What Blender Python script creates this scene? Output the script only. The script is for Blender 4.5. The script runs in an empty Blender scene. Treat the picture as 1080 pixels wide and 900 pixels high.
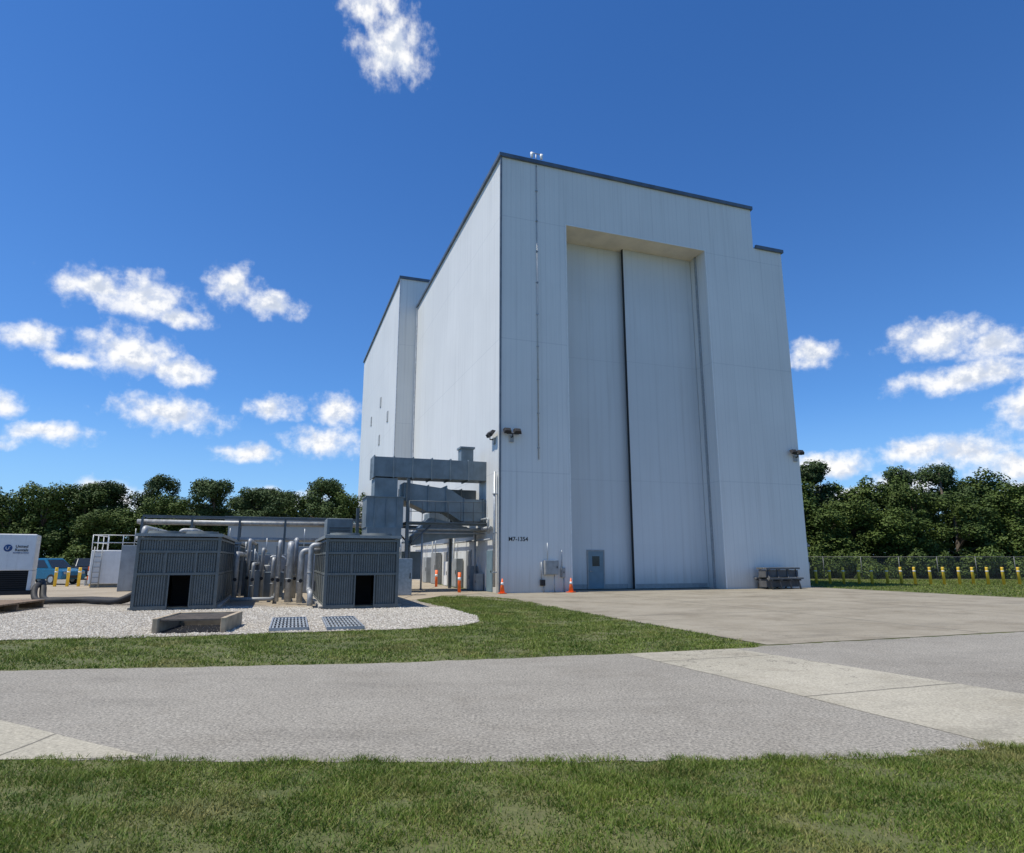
import bpy, math, random
import numpy as np
from mathutils import Vector, Matrix
random.seed(7)
PH=math.radians(19.5); AX,AY=-0.62,33.4
E1=(math.cos(PH),math.sin(PH)); E2=(-E1[1],E1[0])
def L(s,d,z=0.0): return (AX+s*E1[0]+d*E2[0], AY+s*E1[1]+d*E2[1], z)
COL=bpy.context.scene.collection
sc=bpy.context.scene
# ---------------------------------------------------------------- materials
def base_mat(name,rough=.6,metal=0.0):
    m=bpy.data.materials.new(name); m.use_nodes=True
    t=m.node_tree; b=t.nodes['Principled BSDF']
    b.inputs['Roughness'].default_value=rough; b.inputs['Metallic'].default_value=metal
    return m,t,b
def math_(t,op,a,b=None,c=None,clamp=False):
    n=t.nodes.new('ShaderNodeMath'); n.operation=op; n.use_clamp=clamp
    for i,v in enumerate((a,b,c)):
        if v is None: continue
        if isinstance(v,(int,float)): n.inputs[i].default_value=v
        else: t.links.new(v,n.inputs[i])
    return n.outputs[0]
def mixc(t,f,a,b,mode='MIX'):
    n=t.nodes.new('ShaderNodeMix'); n.data_type='RGBA'; n.blend_type=mode
    for i,v in ((0,f),(6,a),(7,b)):
        if isinstance(v,(int,float)): n.inputs[i].default_value=v
        elif isinstance(v,tuple): n.inputs[i].default_value=(v+(1,))[:4] if len(v)==3 else v
        else: t.links.new(v,n.inputs[i])
    return n.outputs[2]
def noise(t,vec,scale,detail=4,rough=.55):
    n=t.nodes.new('ShaderNodeTexNoise'); n.inputs['Scale'].default_value=scale
    n.inputs['Detail'].default_value=detail; n.inputs['Roughness'].default_value=rough
    if vec is not None: t.links.new(vec,n.inputs['Vector'])
    return n.outputs['Fac']
def ramp(t,f,a,b):
    n=t.nodes.new('ShaderNodeMapRange'); n.inputs[1].default_value=a; n.inputs[2].default_value=b
    n.interpolation_type='SMOOTHSTEP'; t.links.new(f,n.inputs[0]); return n.outputs[0]
def ocoord(t): return t.nodes.new('ShaderNodeTexCoord').outputs['Object']
def scaled(t,vec,s):
    n=t.nodes.new('ShaderNodeVectorMath'); n.operation='MULTIPLY'; t.links.new(vec,n.inputs[0]); n.inputs[1].default_value=s
    return n.outputs[0]
def bump(t,b,h,strength,dist=.02):
    n=t.nodes.new('ShaderNodeBump'); n.inputs['Strength'].default_value=strength; n.inputs['Distance'].default_value=dist
    t.links.new(h,n.inputs['Height']); t.links.new(n.outputs[0],b.inputs['Normal'])
def M(name,col,rough=.6,metal=0.0,var=.18,scale=3.0,dirt=.25):
    m,t,b=base_mat(name,rough,metal); o=ocoord(t)
    f=noise(t,o,scale,4); f2=noise(t,scaled(t,o,(4,4,.5)),2.5,3)
    c1=tuple(x*(1-var) for x in col); c2=tuple(min(1,x*(1+var)) for x in col)
    c=mixc(t,ramp(t,f,.3,.7),c1,c2)
    c=mixc(t,math_(t,'MULTIPLY',ramp(t,f2,.5,.8),dirt),c,tuple(x*.55 for x in (col[0],col[1]*.95,col[2]*.88)))
    t.links.new(c,b.inputs['Base Color'])
    t.links.new(math_(t,'ADD',math_(t,'MULTIPLY',f,.25),rough-.12),b.inputs['Roughness'])
    return m
def siding(name,col,pitch,dist,rough=.5,ribk=.07,seamk=.15,hk=.18,bs=.15):
    m,t,b=base_mat(name,rough); o=ocoord(t)
    sx=t.nodes.new('ShaderNodeSeparateXYZ'); t.links.new(o,sx.inputs[0])
    q=math_(t,'ADD',sx.outputs[0],sx.outputs[1])
    fr=math_(t,'FRACT',math_(t,'DIVIDE',q,pitch))
    rib=ramp(t,math_(t,'ABSOLUTE',math_(t,'SUBTRACT',fr,.5)),.34,.46)
    fr2=math_(t,'FRACT',math_(t,'DIVIDE',q,pitch*3))
    seam=ramp(t,math_(t,'ABSOLUTE',math_(t,'SUBTRACT',fr2,.5)),.482,.494)
    fz=math_(t,'FRACT',math_(t,'DIVIDE',math_(t,'ADD',sx.outputs[2],1.1),7.3))
    hs=ramp(t,math_(t,'ABSOLUTE',math_(t,'SUBTRACT',fz,.5)),.4945,.4975)
    wn=t.nodes.new('ShaderNodeTexWhiteNoise'); cb=t.nodes.new('ShaderNodeCombineXYZ')
    t.links.new(math_(t,'FLOOR',math_(t,'DIVIDE',q,pitch*3)),cb.inputs[0])
    t.links.new(math_(t,'FLOOR',math_(t,'DIVIDE',math_(t,'ADD',sx.outputs[2],4.75),7.3)),cb.inputs[1])
    t.links.new(cb.outputs[0],wn.inputs['Vector'])
    streak=noise(t,scaled(t,o,(2.2,2.2,.07)),1.6,5,.6)
    big=noise(t,o,.16,3)
    c=mixc(t,ramp(t,big,.3,.7),tuple(x*.93 for x in col),col)
    c=mixc(t,math_(t,'MULTIPLY',wn.outputs['Value'],.08),c,tuple(x*.6 for x in col))
    c=mixc(t,math_(t,'MULTIPLY',ramp(t,streak,.48,.8),.32),c,(.42,.41,.38))
    c=mixc(t,math_(t,'MULTIPLY',rib,ribk),c,(.35,.37,.40))
    c=mixc(t,math_(t,'MULTIPLY',seam,seamk),c,(.25,.27,.30))
    c=mixc(t,math_(t,'MULTIPLY',hs,hk),c,(.25,.27,.30))
    low=ramp(t,math_(t,'ADD',sx.outputs[2],math_(t,'MULTIPLY',streak,-2.0)),.6,-1.2)
    c=mixc(t,math_(t,'MULTIPLY',low,.45),c,(.36,.32,.26))
    t.links.new(c,b.inputs['Base Color'])
    bump(t,b,math_(t,'ADD',rib,math_(t,'MULTIPLY',seam,-.5)),bs,dist)
    return m
WALL=siding('white_ribbed_siding',(.735,.735,.70),.30,.02)
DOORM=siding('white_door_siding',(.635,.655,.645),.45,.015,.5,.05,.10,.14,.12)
SOFFIT=M('bounce_tinted_soffit',(.70,.63,.51),.7,0,.08,1,.15)  # warm bounce light from the concrete below is put into this colour
TRIM=M('dark_roof_trim',(.10,.13,.17),.5,.2,.2,1.2,.2)
DUCT=M('blue_grey_painted_duct',(.18,.215,.23),.5,.15,.16,1.5,.4)
DUCTD=M('dark_blue_grey_steel',(.10,.12,.13),.55,.15,.16,1.5,.4)
DUCTL=M('light_grey_sheet_metal',(.32,.34,.34),.5,.1,.15,2,.3)
ALU=M('insulated_aluminium_jacket',(.36,.365,.36),.55,.3,.2,5,.5)
CHL=M('grey_chiller_casing',(.125,.14,.135),.6,.05,.12,3,.3)
CHD=M('dark_coil_fins',(.078,.09,.087),.65,.05,.2,20,.2)
CHH=M('pale_chiller_header',(.25,.27,.265),.5,.1,.1,3,.3)
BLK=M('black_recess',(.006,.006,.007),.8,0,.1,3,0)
RUB=M('black_rubber',(.018,.018,.019),.7,0,.2,8,.1)
WHT=M('white_paint',(.76,.76,.73),.45,0,.05,3,.25)
YEL=M('yellow_paint',(.85,.55,.05),.5,0,.08,4,.15)
ORG=M('orange_plastic',(.9,.15,.02),.45,0,.08,5,.1)
GRY=M('grey_enamel',(.30,.31,.305),.5,.1,.12,4,.3)
STL=M('galvanised_steel',(.38,.40,.41),.45,.5,.15,8,.2)
FEN=M('weathered_fence_steel',(.16,.165,.165),.6,.4,.15,8,.2)
CONC=M('pad_concrete',(.36,.34,.30),.85,0,.15,2,.35)
WOOD=M('weathered_timber',(.20,.14,.09),.8,0,.3,6,.3)
BLU=M('blue_car_paint',(.015,.13,.24),.25,.2,.05,3,0)
DRK=M('charcoal_car_paint',(.03,.035,.04),.25,.3,.05,3,0)
GLS=M('dark_window_glass',(.02,.025,.03),.08,0,.05,3,0)
INK=M('dark_lettering',(.02,.02,.025),.5,0,.02,3,0)
BLUEINK=M('blue_logo_paint',(.01,.06,.20),.5,0,.02,3,0)
TEAL=M('blue_grey_door_paint',(.16,.24,.28),.5,0,.08,3,.2)
LENS=M('floodlight_lens',(.3,.3,.29),.15,0,.05,3,0)
def bark():
    m,t,b=base_mat('tree_bark',.9); o=ocoord(t)
    f=noise(t,scaled(t,o,(6,6,1)),3,4)
    t.links.new(mixc(t,f,(.06,.045,.035),(.20,.16,.12)),b.inputs['Base Color']); bump(t,b,f,.6,.05); return m
BARK=bark()
def leafmat(name,a,b2,c3):
    m,t,b=base_mat(name,.7)
    b.inputs['Specular IOR Level'].default_value=.25
    g=t.nodes.new('ShaderNodeNewGeometry'); oi=t.nodes.new('ShaderNodeObjectInfo')
    f=noise(t,g.outputs['Position'],.45,2); f2=noise(t,g.outputs['Position'],5.5,1)
    c=mixc(t,ramp(t,f,.35,.65),a,b2); c=mixc(t,math_(t,'MULTIPLY',ramp(t,f2,.45,.75),.6),c,c3)
    c=mixc(t,math_(t,'MULTIPLY',oi.outputs['Random'],.4),c,tuple(x*.5 for x in a))
    t.links.new(c,b.inputs['Base Color']); return m
LEAF=leafmat('broadleaf_foliage',(.045,.08,.014),(.088,.13,.024),(.13,.165,.036))
PINE=leafmat('pine_foliage',(.038,.07,.02),(.068,.105,.032),(.10,.13,.042))
def groundmat(name,c1,c2,c3,fine=60,rough=.9,speck=.5,bs=.3,joints=None,stain=.3,crack=0.0,blot=0.0):
    m,t,b=base_mat(name,rough); o=ocoord(t)
    big=noise(t,o,.35,5); mid=noise(t,o,2.7,5); fi=noise(t,o,fine,3,.75); st=noise(t,scaled(t,o,(.35,1.1,1)),.9,6,.65)
    c=mixc(t,ramp(t,big,.3,.7),c1,c2); c=mixc(t,math_(t,'MULTIPLY',ramp(t,mid,.4,.75),.35),c,c3)
    c=mixc(t,math_(t,'MULTIPLY',ramp(t,st,.5,.72),stain),c,tuple(x*.55 for x in c1))
    if blot:
        bl=noise(t,o,.55,7,.7); c=mixc(t,math_(t,'MULTIPLY',ramp(t,bl,.48,.66),blot),c,(c1[0]*.62,c1[1]*.58,c1[2]*.52))
    sp=math_(t,'ADD',math_(t,'MULTIPLY',math_(t,'SUBTRACT',fi,.5),speck*2),1.0)
    n=t.nodes.new('ShaderNodeVectorMath'); n.operation='SCALE'; t.links.new(c,n.inputs[0]); t.links.new(sp,n.inputs['Scale'])
    c=n.outputs[0]; h=fi
    if crack:
        cr=noise(t,o,.22,7,.6)
        w_=ramp(t,math_(t,'ABSOLUTE',math_(t,'SUBTRACT',cr,.5)),.0016,.0006)
        c=mixc(t,math_(t,'MULTIPLY',w_,crack),c,tuple(x*.25 for x in c1))
    if joints:
        sx=t.nodes.new('ShaderNodeSeparateXYZ'); t.links.new(o,sx.inputs[0])
        tot=None
        for ax,(p,off,w) in enumerate(joints):
            if p is None: continue
            wob=math_(t,'MULTIPLY',math_(t,'SUBTRACT',mid,.5),.06)
            fr=math_(t,'FRACT',math_(t,'DIVIDE',math_(t,'ADD',math_(t,'ADD',sx.outputs[ax],off),wob),p))
            ln=math_(t,'GREATER_THAN',math_(t,'ABSOLUTE',math_(t,'SUBTRACT',fr,.5)),.5-w/p)
            tot=ln if tot is None else math_(t,'MAXIMUM',tot,ln)
        c=mixc(t,math_(t,'MULTIPLY',tot,.75),c,tuple(x*.22 for x in c1))
    t.links.new(c,b.inputs['Base Color']); bump(t,b,h,bs,.006); return m
ASPH=groundmat('aged_asphalt',(.225,.205,.168),(.262,.24,.198),(.295,.272,.228),34,.95,1.6,.35,None,.32,0,.22)
APRON=groundmat('stained_apron_concrete',(.24,.208,.150),(.295,.26,.195),(.325,.29,.225),30,.9,.45,.15,((6.3,1.2,.03),(6.9,0,.03)),.6,.5,.5)
CSTRIP=groundmat('pale_road_concrete',(.33,.30,.228),(.39,.355,.275),(.36,.325,.255),32,.9,.85,.25,((None,0,0),(3.05,.4,.02)),.5,.9,.35)
PATCHM=groundmat('pale_patch_concrete',(.33,.30,.228),(.385,.35,.27),(.36,.325,.255),32,.9,.85,.25,((2.1,.3,.015),(None,0,0)),.5,.9,.3)
GRASS=groundmat('grass_soil',(.065,.082,.02),(.115,.12,.038),(.18,.15,.075),25,.95,.8,.6,None,.4)
YARD=groundmat('brown_yard_concrete',(.28,.23,.16),(.34,.285,.205),(.36,.31,.25),40,.9,.3,.2,((4,.7,.03),(4,0,.03)),.3)
def gravelmat():
    m,t,b=base_mat('rock_gravel',.9); o=ocoord(t)
    v=t.nodes.new('ShaderNodeTexVoronoi'); v.inputs['Scale'].default_value=22; t.links.new(o,v.inputs['Vector'])
    big=noise(t,o,.8,5)
    h=ramp(t,v.outputs['Distance'],.55,.05)
    sp=t.nodes.new('ShaderNodeSeparateColor'); t.links.new(v.outputs['Color'],sp.inputs[0])
    c=mixc(t,sp.outputs[0],(.30,.265,.21),(.60,.555,.47)); c=mixc(t,ramp(t,v.outputs['Distance'],.35,.7),c,(.15,.125,.10))
    c=mixc(t,math_(t,'MULTIPLY',ramp(t,big,.48,.72),.6),c,(.25,.205,.145))
    t.links.new(c,b.inputs['Base Color']); bump(t,b,h,.8,.03); return m
GRAVEL=gravelmat()
def rockmat():
    m,t,b=base_mat('pale_stones',.85); g=t.nodes.new('ShaderNodeNewGeometry')
    f=noise(t,g.outputs['Position'],14,2)
    t.links.new(mixc(t,ramp(t,f,.3,.7),(.32,.285,.225),(.66,.61,.52)),b.inputs['Base Color']); return m
ROCK=rockmat()
def blademat():
    m,t,b=base_mat('grass_blades',.6); b.inputs['Specular IOR Level'].default_value=.3
    g=t.nodes.new('ShaderNodeNewGeometry')
    f=noise(t,g.outputs['Position'],1.1,4,.6); f2=noise(t,g.outputs['Position'],35,1)
    c=mixc(t,ramp(t,f,.35,.65),(.075,.135,.014),(.15,.21,.028))
    c=mixc(t,math_(t,'MULTIPLY',ramp(t,f2,.50,.68),.7),c,(.34,.29,.11))
    f3=noise(t,g.outputs['Position'],.75,5,.65); c=mixc(t,math_(t,'MULTIPLY',ramp(t,f3,.52,.66),.6),c,(.28,.24,.085))
    t.links.new(c,b.inputs['Base Color'])
    tr=t.nodes.new('ShaderNodeBsdfTranslucent'); t.links.new(c,tr.inputs[0])
    mx=t.nodes.new('ShaderNodeMixShader'); mx.inputs[0].default_value=.22
    t.links.new(b.outputs[0],mx.inputs[1]); t.links.new(tr.outputs[0],mx.inputs[2])
    t.links.new(mx.outputs[0],t.nodes['Material Output'].inputs[0]); return m
BLADE=blademat()
def meshfence():
    m,t,b=base_mat('chain_link_mesh',.5,.4); b.inputs['Base Color'].default_value=(.17,.175,.175,1)
    tr=t.nodes.new('ShaderNodeBsdfTransparent'); mx=t.nodes.new('ShaderNodeMixShader')
    o=ocoord(t); sx=t.nodes.new('ShaderNodeSeparateXYZ'); t.links.new(o,sx.inputs[0])
    tot=None
    for sg in (1,-1):
        q=math_(t,'ADD',sx.outputs[0],math_(t,'MULTIPLY',sx.outputs[2],sg))
        fr=math_(t,'FRACT',math_(t,'DIVIDE',q,.08))
        l=math_(t,'GREATER_THAN',math_(t,'ABSOLUTE',math_(t,'SUBTRACT',fr,.5)),.465)
        tot=l if tot is None else math_(t,'MAXIMUM',tot,l)
    t.links.new(tot,mx.inputs[0]); t.links.new(tr.outputs[0],mx.inputs[1]); t.links.new(b.outputs[0],mx.inputs[2])
    t.links.new(mx.outputs[0],t.nodes['Material Output'].inputs[0]); return m
CHAIN=meshfence()
# ---------------------------------------------------------------- geometry helpers
SPLIT={'leg','support','vent','switch_box','conduit','seat','rim','side_door','beam','corner_trim','camera_dome','wall_pipe','bay_frame','fan_housing'}
class B:
    def __init__(s): s.v=[];s.f=[];s.mi=[];s.sm=[];s.cur=0;s.piece=[];s.pc=0
    def mat(s,i): s.cur=i; return s
    def add(s,vs,fs,smooth=False):
        o=len(s.v); s.v+= [tuple(v) for v in vs]; s.pc+=1
        for f in fs: s.f.append([i+o for i in f]); s.mi.append(s.cur); s.sm.append(smooth); s.piece.append(s.pc)
        return s
    def box(s,x0,x1,y0,y1,z0,z1):
        return s.frustum((x0,x1,y0,y1),(x0,x1,y0,y1),z0,z1)
    def frustum(s,a,b,z0,z1):
        (x0,x1,y0,y1),(X0,X1,Y0,Y1)=a,b
        vs=[(x0,y0,z0),(x1,y0,z0),(x1,y1,z0),(x0,y1,z0),(X0,Y0,z1),(X1,Y0,z1),(X1,Y1,z1),(X0,Y1,z1)]
        return s.add(vs,[(0,3,2,1),(4,5,6,7),(0,1,5,4),(1,2,6,5),(2,3,7,6),(3,0,4,7)])
    def cyl(s,p,q,r,r2=None,n=10):
        return s.tube([p,q],r,r2,n)
    def tube(s,pts,r,r2=None,n=10,cap=True):
        pts=[Vector(p) for p in pts]; r2=r if r2 is None else r2; k=len(pts); vs=[]
        d0=(pts[1]-pts[0]).normalized(); up=Vector((0,0,1)) if abs(d0.z)<.9 else Vector((1,0,0))
        a=d0.cross(up).normalized()
        for i,p in enumerate(pts):
            d=(pts[min(i+1,k-1)]-pts[max(i-1,0)]).normalized()
            a=(a-d*a.dot(d)).normalized(); b=d.cross(a)
            rr=r+(r2-r)*i/(k-1)
            for j in range(n):
                t=2*math.pi*j/n; vs.append(p+a*math.cos(t)*rr+b*math.sin(t)*rr)
        fs=[(i*n+j,i*n+(j+1)%n,(i+1)*n+(j+1)%n,(i+1)*n+j) for i in range(k-1) for j in range(n)]
        o=len(s.v); s.add(vs,fs,True)
        if cap:
            for base in (0,(k-1)*n):
                s.f.append([o+base+j for j in range(n)]); s.mi.append(s.cur); s.sm.append(False); s.piece.append(s.pc)
        return s
    def pipe(s,pts,r,bend=.35,n=12):
        P=[Vector(p) for p in pts]; out=[P[0]]
        for i in range(1,len(P)-1):
            a=(P[i-1]-P[i]); c=(P[i+1]-P[i]); bb=min(bend,a.length*.45,c.length*.45)
            p0=P[i]+a.normalized()*bb; p2=P[i]+c.normalized()*bb
            for k in range(6):
                t=k/5; out.append(p0*(1-t)**2+P[i]*2*t*(1-t)+p2*t*t)
        out.append(P[-1]); return s.tube(out,r,None,n)
    def prism(s,prof,y0,y1):
        n=len(prof); vs=[(x,y0,z) for x,z in prof]+[(x,y1,z) for x,z in prof]
        return s.add(vs,[tuple(range(n)),tuple(reversed(range(n,2*n)))]+[(i,i+n,(i+1)%n+n,(i+1)%n) for i in range(n)])
    def mesh(s,name,mats):
        me=bpy.data.meshes.new(name); me.from_pydata(s.v,[],s.f)
        for m in (mats if isinstance(mats,(list,tuple)) else [mats]): me.materials.append(m)
        me.polygons.foreach_set('material_index',s.mi); me.polygons.foreach_set('use_smooth',s.sm)
        me.validate(); me.update()
        import bmesh
        bm=bmesh.new(); bm.from_mesh(me); bmesh.ops.recalc_face_normals(bm,faces=bm.faces); bm.to_mesh(me); bm.free()
        return me
    def obj(s,name,mats,parent=None,loc=(0,0,0),rot=(0,0,0),bevel=0):
        if name in SPLIT and s.pc>1:
            last=None
            for p in sorted(set(s.piece)):
                q=B(); mp={}
                for f,mi,sm,pc in zip(s.f,s.mi,s.sm,s.piece):
                    if pc!=p: continue
                    for i in f:
                        if i not in mp: mp[i]=len(q.v); q.v.append(s.v[i])
                    q.f.append([mp[i] for i in f]); q.mi.append(mi); q.sm.append(sm); q.piece.append(1)
                q.pc=1; last=q.obj(name,mats,parent,loc,rot,bevel)
            return last
        ob=bpy.data.objects.new(name,s.mesh(name,mats)); COL.objects.link(ob)
        ob.location=loc; ob.rotation_euler=rot
        if parent is not None: ob.parent=parent
        if bevel:
            md=ob.modifiers.new('bevel','BEVEL'); md.width=bevel; md.segments=2; md.limit_method='ANGLE'
        return ob
def root(name,loc,label,cat,rz=PH,group=None,scale=1):
    e=bpy.data.objects.new(name,None); COL.objects.link(e); e.location=loc; e.rotation_euler=(0,0,rz)
    e.scale=(scale,)*3; e.empty_display_size=.3
    e['label']=label; e['category']=cat
    if group: e['group']=group
    return e
def dup(r,loc,rz=None,scale=None,label=None):
    n=r.copy(); COL.objects.link(n); n.location=loc
    if rz is not None: n.rotation_euler=(0,0,rz)
    if scale is not None: n.scale=scale if isinstance(scale,tuple) else (scale,)*3
    if label: n['label']=label
    def rec(a,b):
        for c in [o for o in list(bpy.data.objects) if o.parent==a]:
            k=c.copy(); COL.objects.link(k); k.parent=b; rec(c,k)
    rec(r,n); return n
def text(name,body,size,mat,parent,loc,rot=(math.pi/2,0,0),thick=.004,xs=1.0,bold=.012):
    cu=bpy.data.curves.new(name,'FONT'); cu.body=body; cu.size=size; cu.extrude=thick; cu.offset=size*bold; cu.align_x='CENTER'
    tmp=bpy.data.objects.new('tmp',cu); COL.objects.link(tmp)
    dg=bpy.context.evaluated_depsgraph_get(); me=bpy.data.meshes.new_from_object(tmp.evaluated_get(dg))
    bpy.data.objects.remove(tmp); me.materials.clear(); me.materials.append(mat)
    ob=bpy.data.objects.new(name,me); COL.objects.link(ob); ob.parent=parent; ob.location=loc; ob.rotation_euler=rot; ob.scale=(xs,1,1)
    return ob
def sheet(name,pts,z,mat,jit=.03,step=.35,loc=(0,0,0),rz=0):
    out=[]; rnd=random.Random(len(pts)*7+int(z*1e4))
    for i,p in enumerate(pts):
        q=pts[(i+1)%len(pts)]; l=math.dist(p,q); n=max(1,min(160,int(l/step)))
        for k in range(n):
            t=k/n; out.append((p[0]+(q[0]-p[0])*t+rnd.uniform(-jit,jit),p[1]+(q[1]-p[1])*t+rnd.uniform(-jit,jit),z))
    me=bpy.data.meshes.new(name); me.from_pydata(out,[],[list(range(len(out)))]); me.materials.append(mat)
    if me.polygons[0].normal.z<0: me.flip_normals()
    ob=bpy.data.objects.new(name,me); COL.objects.link(ob); ob.location=loc; ob.rotation_euler=(0,0,rz); ob['kind']='structure'
    return ob
A0=L(0,0)
# ---------------------------------------------------------------- ground
g=B(); g.add([(-900,-200,0),(900,-200,0),(900,1500,0),(-900,1500,0)],[(0,1,2,3)])
go=g.obj('ground',GRASS); go['kind']='structure'
ROADP=[(-60,-.5),(-20,5.2),(-9,5.9),(-4.41,6.02),(0,5.95),(3.3,6.08),(3.9,6.24),(4.4,6.42),(5.4,6.55),(9,6.7),(60,7),(60,32),(12.1,15.95),(5,13.45),(4.83,13.25),(3.4,12.75),(2.07,12.35),(-2.2,11.26),(-7.91,10.52),(-20,9.0),(-60,5)]
sheet('road',ROADP,.004,ASPH,.045,.16)
sheet('apron',[(-1.2,-20.6),(21,-20.6),(20.2,-.5),(20.0,6),(-.3,6),(-.9,1.5),(-3.6,-.6),(-3.4,-1.8),(-1.9,-4),(-1.3,-8)],.008,APRON,.03,.4,A0,PH)
sheet('concrete_road',[(-4.5,-20.75),(-4.25,-24),(-4.15,-27.2),(-1.2,-27.6),(-1.7,-24.0),(-2.2,-20.85)],.008,CSTRIP,.015,.4,A0,PH)
sheet('concrete_path',[(-9,9.3),(-5.4,7.35),(-3.2,6.1),(-4.5,6.0),(-9,5.85)],.008,PATCHM,.015,.4)
GRAV=[(-26,11.5),(-20,12.5),(-10.84,14.29),(-8.11,14.79),(-5.31,15.71),(-2.57,16.54),(-1.3,17.4),(-.9,18.4),(-1.05,20.29),(-2.4,24),(-3.91,27.47),(-4.2,29.2),(-26,31)]
sheet('gravel',GRAV,.012,GRAVEL,.08,.2)
sheet('yard_pavement',[(-60,27),(-20,29),(-13.5,26.5),(-9.2,24.8),(-8.4,23.6),(-4.6,25.2),(-4.1,28.0),(-3.2,31.0),(-1.5,33),(-9,58),(-60,58)],.016,YARD,.04,.5)
sheet('parking_lot',[(-80,44),(-30,44),(-22,62),(-80,62)],.020,ASPH,.04,.6)
# ---------------------------------------------------------------- hangar building
H=24.5; HS=21.75; D0=24.4; SW=19.75
bld=root('hangar_building',A0,'tall white metal-clad hangar with huge sliding door','building')
b=B()
prof=[(0,0),(4.03,0),(4.03,20.9),(13.65,20.9),(13.65,0),(SW,0),(SW,HS),(17.5,HS),(17.5,H),(0,H)]
n=len(prof)
b.add([(x,0,z) for x,z in prof]+[(x,D0,z) for x,z in prof],[tuple(range(n)),tuple(range(2*n-1,n-1,-1))])
for i in range(n):
    j=(i+1)%n; b.cur=1 if i==2 else 0
    x0,z0=prof[i]; x1,z1=prof[j]
    b.add([(x0,0,z0),(x1,0,z1),(x1,D0,z1),(x0,D0,z0)],[(0,1,2,3)])
b.obj('wall',[WALL,SOFFIT],bld)
b=B(); b.box(-1.63,16,D0+.003,52.2,0,27.2); b.obj('wall',WALL,bld)
b=B()
b.box(-.14,17.6,-.14,.0,H-.02,H+.2).box(-.14,0,0,D0,H-.02,H+.2).box(17.5,17.64,0,D0,H-.02,H+.2).box(17.64,SW+.12,-.14,0,HS-.02,HS+.2).box(SW,SW+.12,0,D0,HS-.02,HS+.2)
b.box(0.0,17.5,0,D0,H+.003,H+.1).box(17.64,SW,0,D0,HS+.003,HS+.1)
b.obj('roof_trim',TRIM,bld)
b=B(); b.box(-1.77,16.1,D0-.14,D0+.003,27.18,27.42).box(-1.77,-1.63,D0+.003,52.3,27.18,27.42).box(-1.63,16.1,D0+.003,52.3,27.203,27.3)
b.obj('roof_trim',TRIM,bld)
b=B(); b.box(-.06,.03,-.06,-.003,0,H-.03).box(-.06,-.003,-.003,.06,0,H-.03); b.obj('corner_trim',M('corner_trim_grey',(.15,.17,.19),.5,.2),bld)
b=B(); b.box(-.10,-.003,D0-.30,D0-.02,0,H-.03); b.box(-1.70,-1.633,D0-.05,D0+.1,0,27.15); b.obj('corner_trim',M('corner_trim_pale',(.5,.52,.54),.5,.1),bld)
b=B(); b.box(3.96,4.025,-.02,-.003,0,20.96).box(13.655,13.72,-.02,-.003,0,20.96).box(4.025,13.655,-.02,-.003,20.902,20.96)
b.obj('door_frame',WHT,bld)
b=B(); b.box(13.56,13.647,.9,1.05,0,20.85); b.obj('door_guide',STL,bld)
B().box(4.04,9.1,1.95,2.2,.04,20.89).obj('sliding_door',DOORM,bld)
B().box(8.64,13.62,1.55,1.68,.04,20.89).obj('sliding_door',DOORM,bld)
B().box(8.585,8.637,1.54,1.70,.04,20.89).obj('door_edge_shade',RUB,bld)  # dark strip added over the leaf's side edge, seam shade put into its colour
dl=B(); dl.box(8.7,13.5,1.535,1.548,.04,.30).box(4.1,8.4,1.935,1.948,.04,.30); dl.obj('door_sill',GRY,bld)
pd=B(); pd.box(5.83,5.9,1.89,1.947,.04,2.2).box(6.85,6.92,1.89,1.947,.04,2.2).box(5.9,6.85,1.89,1.947,2.13,2.2).obj('door_frame',GRY,bld)
pdo=B(); pdo.box(5.903,6.847,1.905,1.945,.06,2.127); pdo=pdo.obj('door',TEAL,bld)
B().box(6.15,6.6,1.893,1.902,1.3,1.85).obj('window',GLS,pdo)
B().box(5.97,6.05,1.85,1.90,.98,1.06).cyl((6.0,1.855,1.02),(6.15,1.855,1.02),.015).obj('handle',STL,pdo)
b=B(); b.tube([(2.16,-.05,6.9),(2.16,-.05,24.4)],.025,None,8)
for z in np.arange(7.5,24,1.9): b.box(2.10,2.22,-.08,-.003,z,z+.05)
b.obj('conduit_run',STL,bld)
b=B(); b.pipe([(-.16,.42,.3),(-.16,.42,6.2)],.07)
for z in (1,3,5): b.box(-.25,-.003,.34,.5,z,z+.05)
b.obj('rain_pipe',STL,bld)
text('lettering','M7-1354',.30,INK,bld,(1.0,-.012,2.6))
b=B()
for d,z in ((29,14.6),(34.2,17.2),(34.2,13.2),(41.4,16.6)): b.box(-1.70,-1.633,d,d+.7,z,z+1.0)
b.obj('vent',M('vent_beige',(.40,.41,.40),.6),bld)
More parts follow.
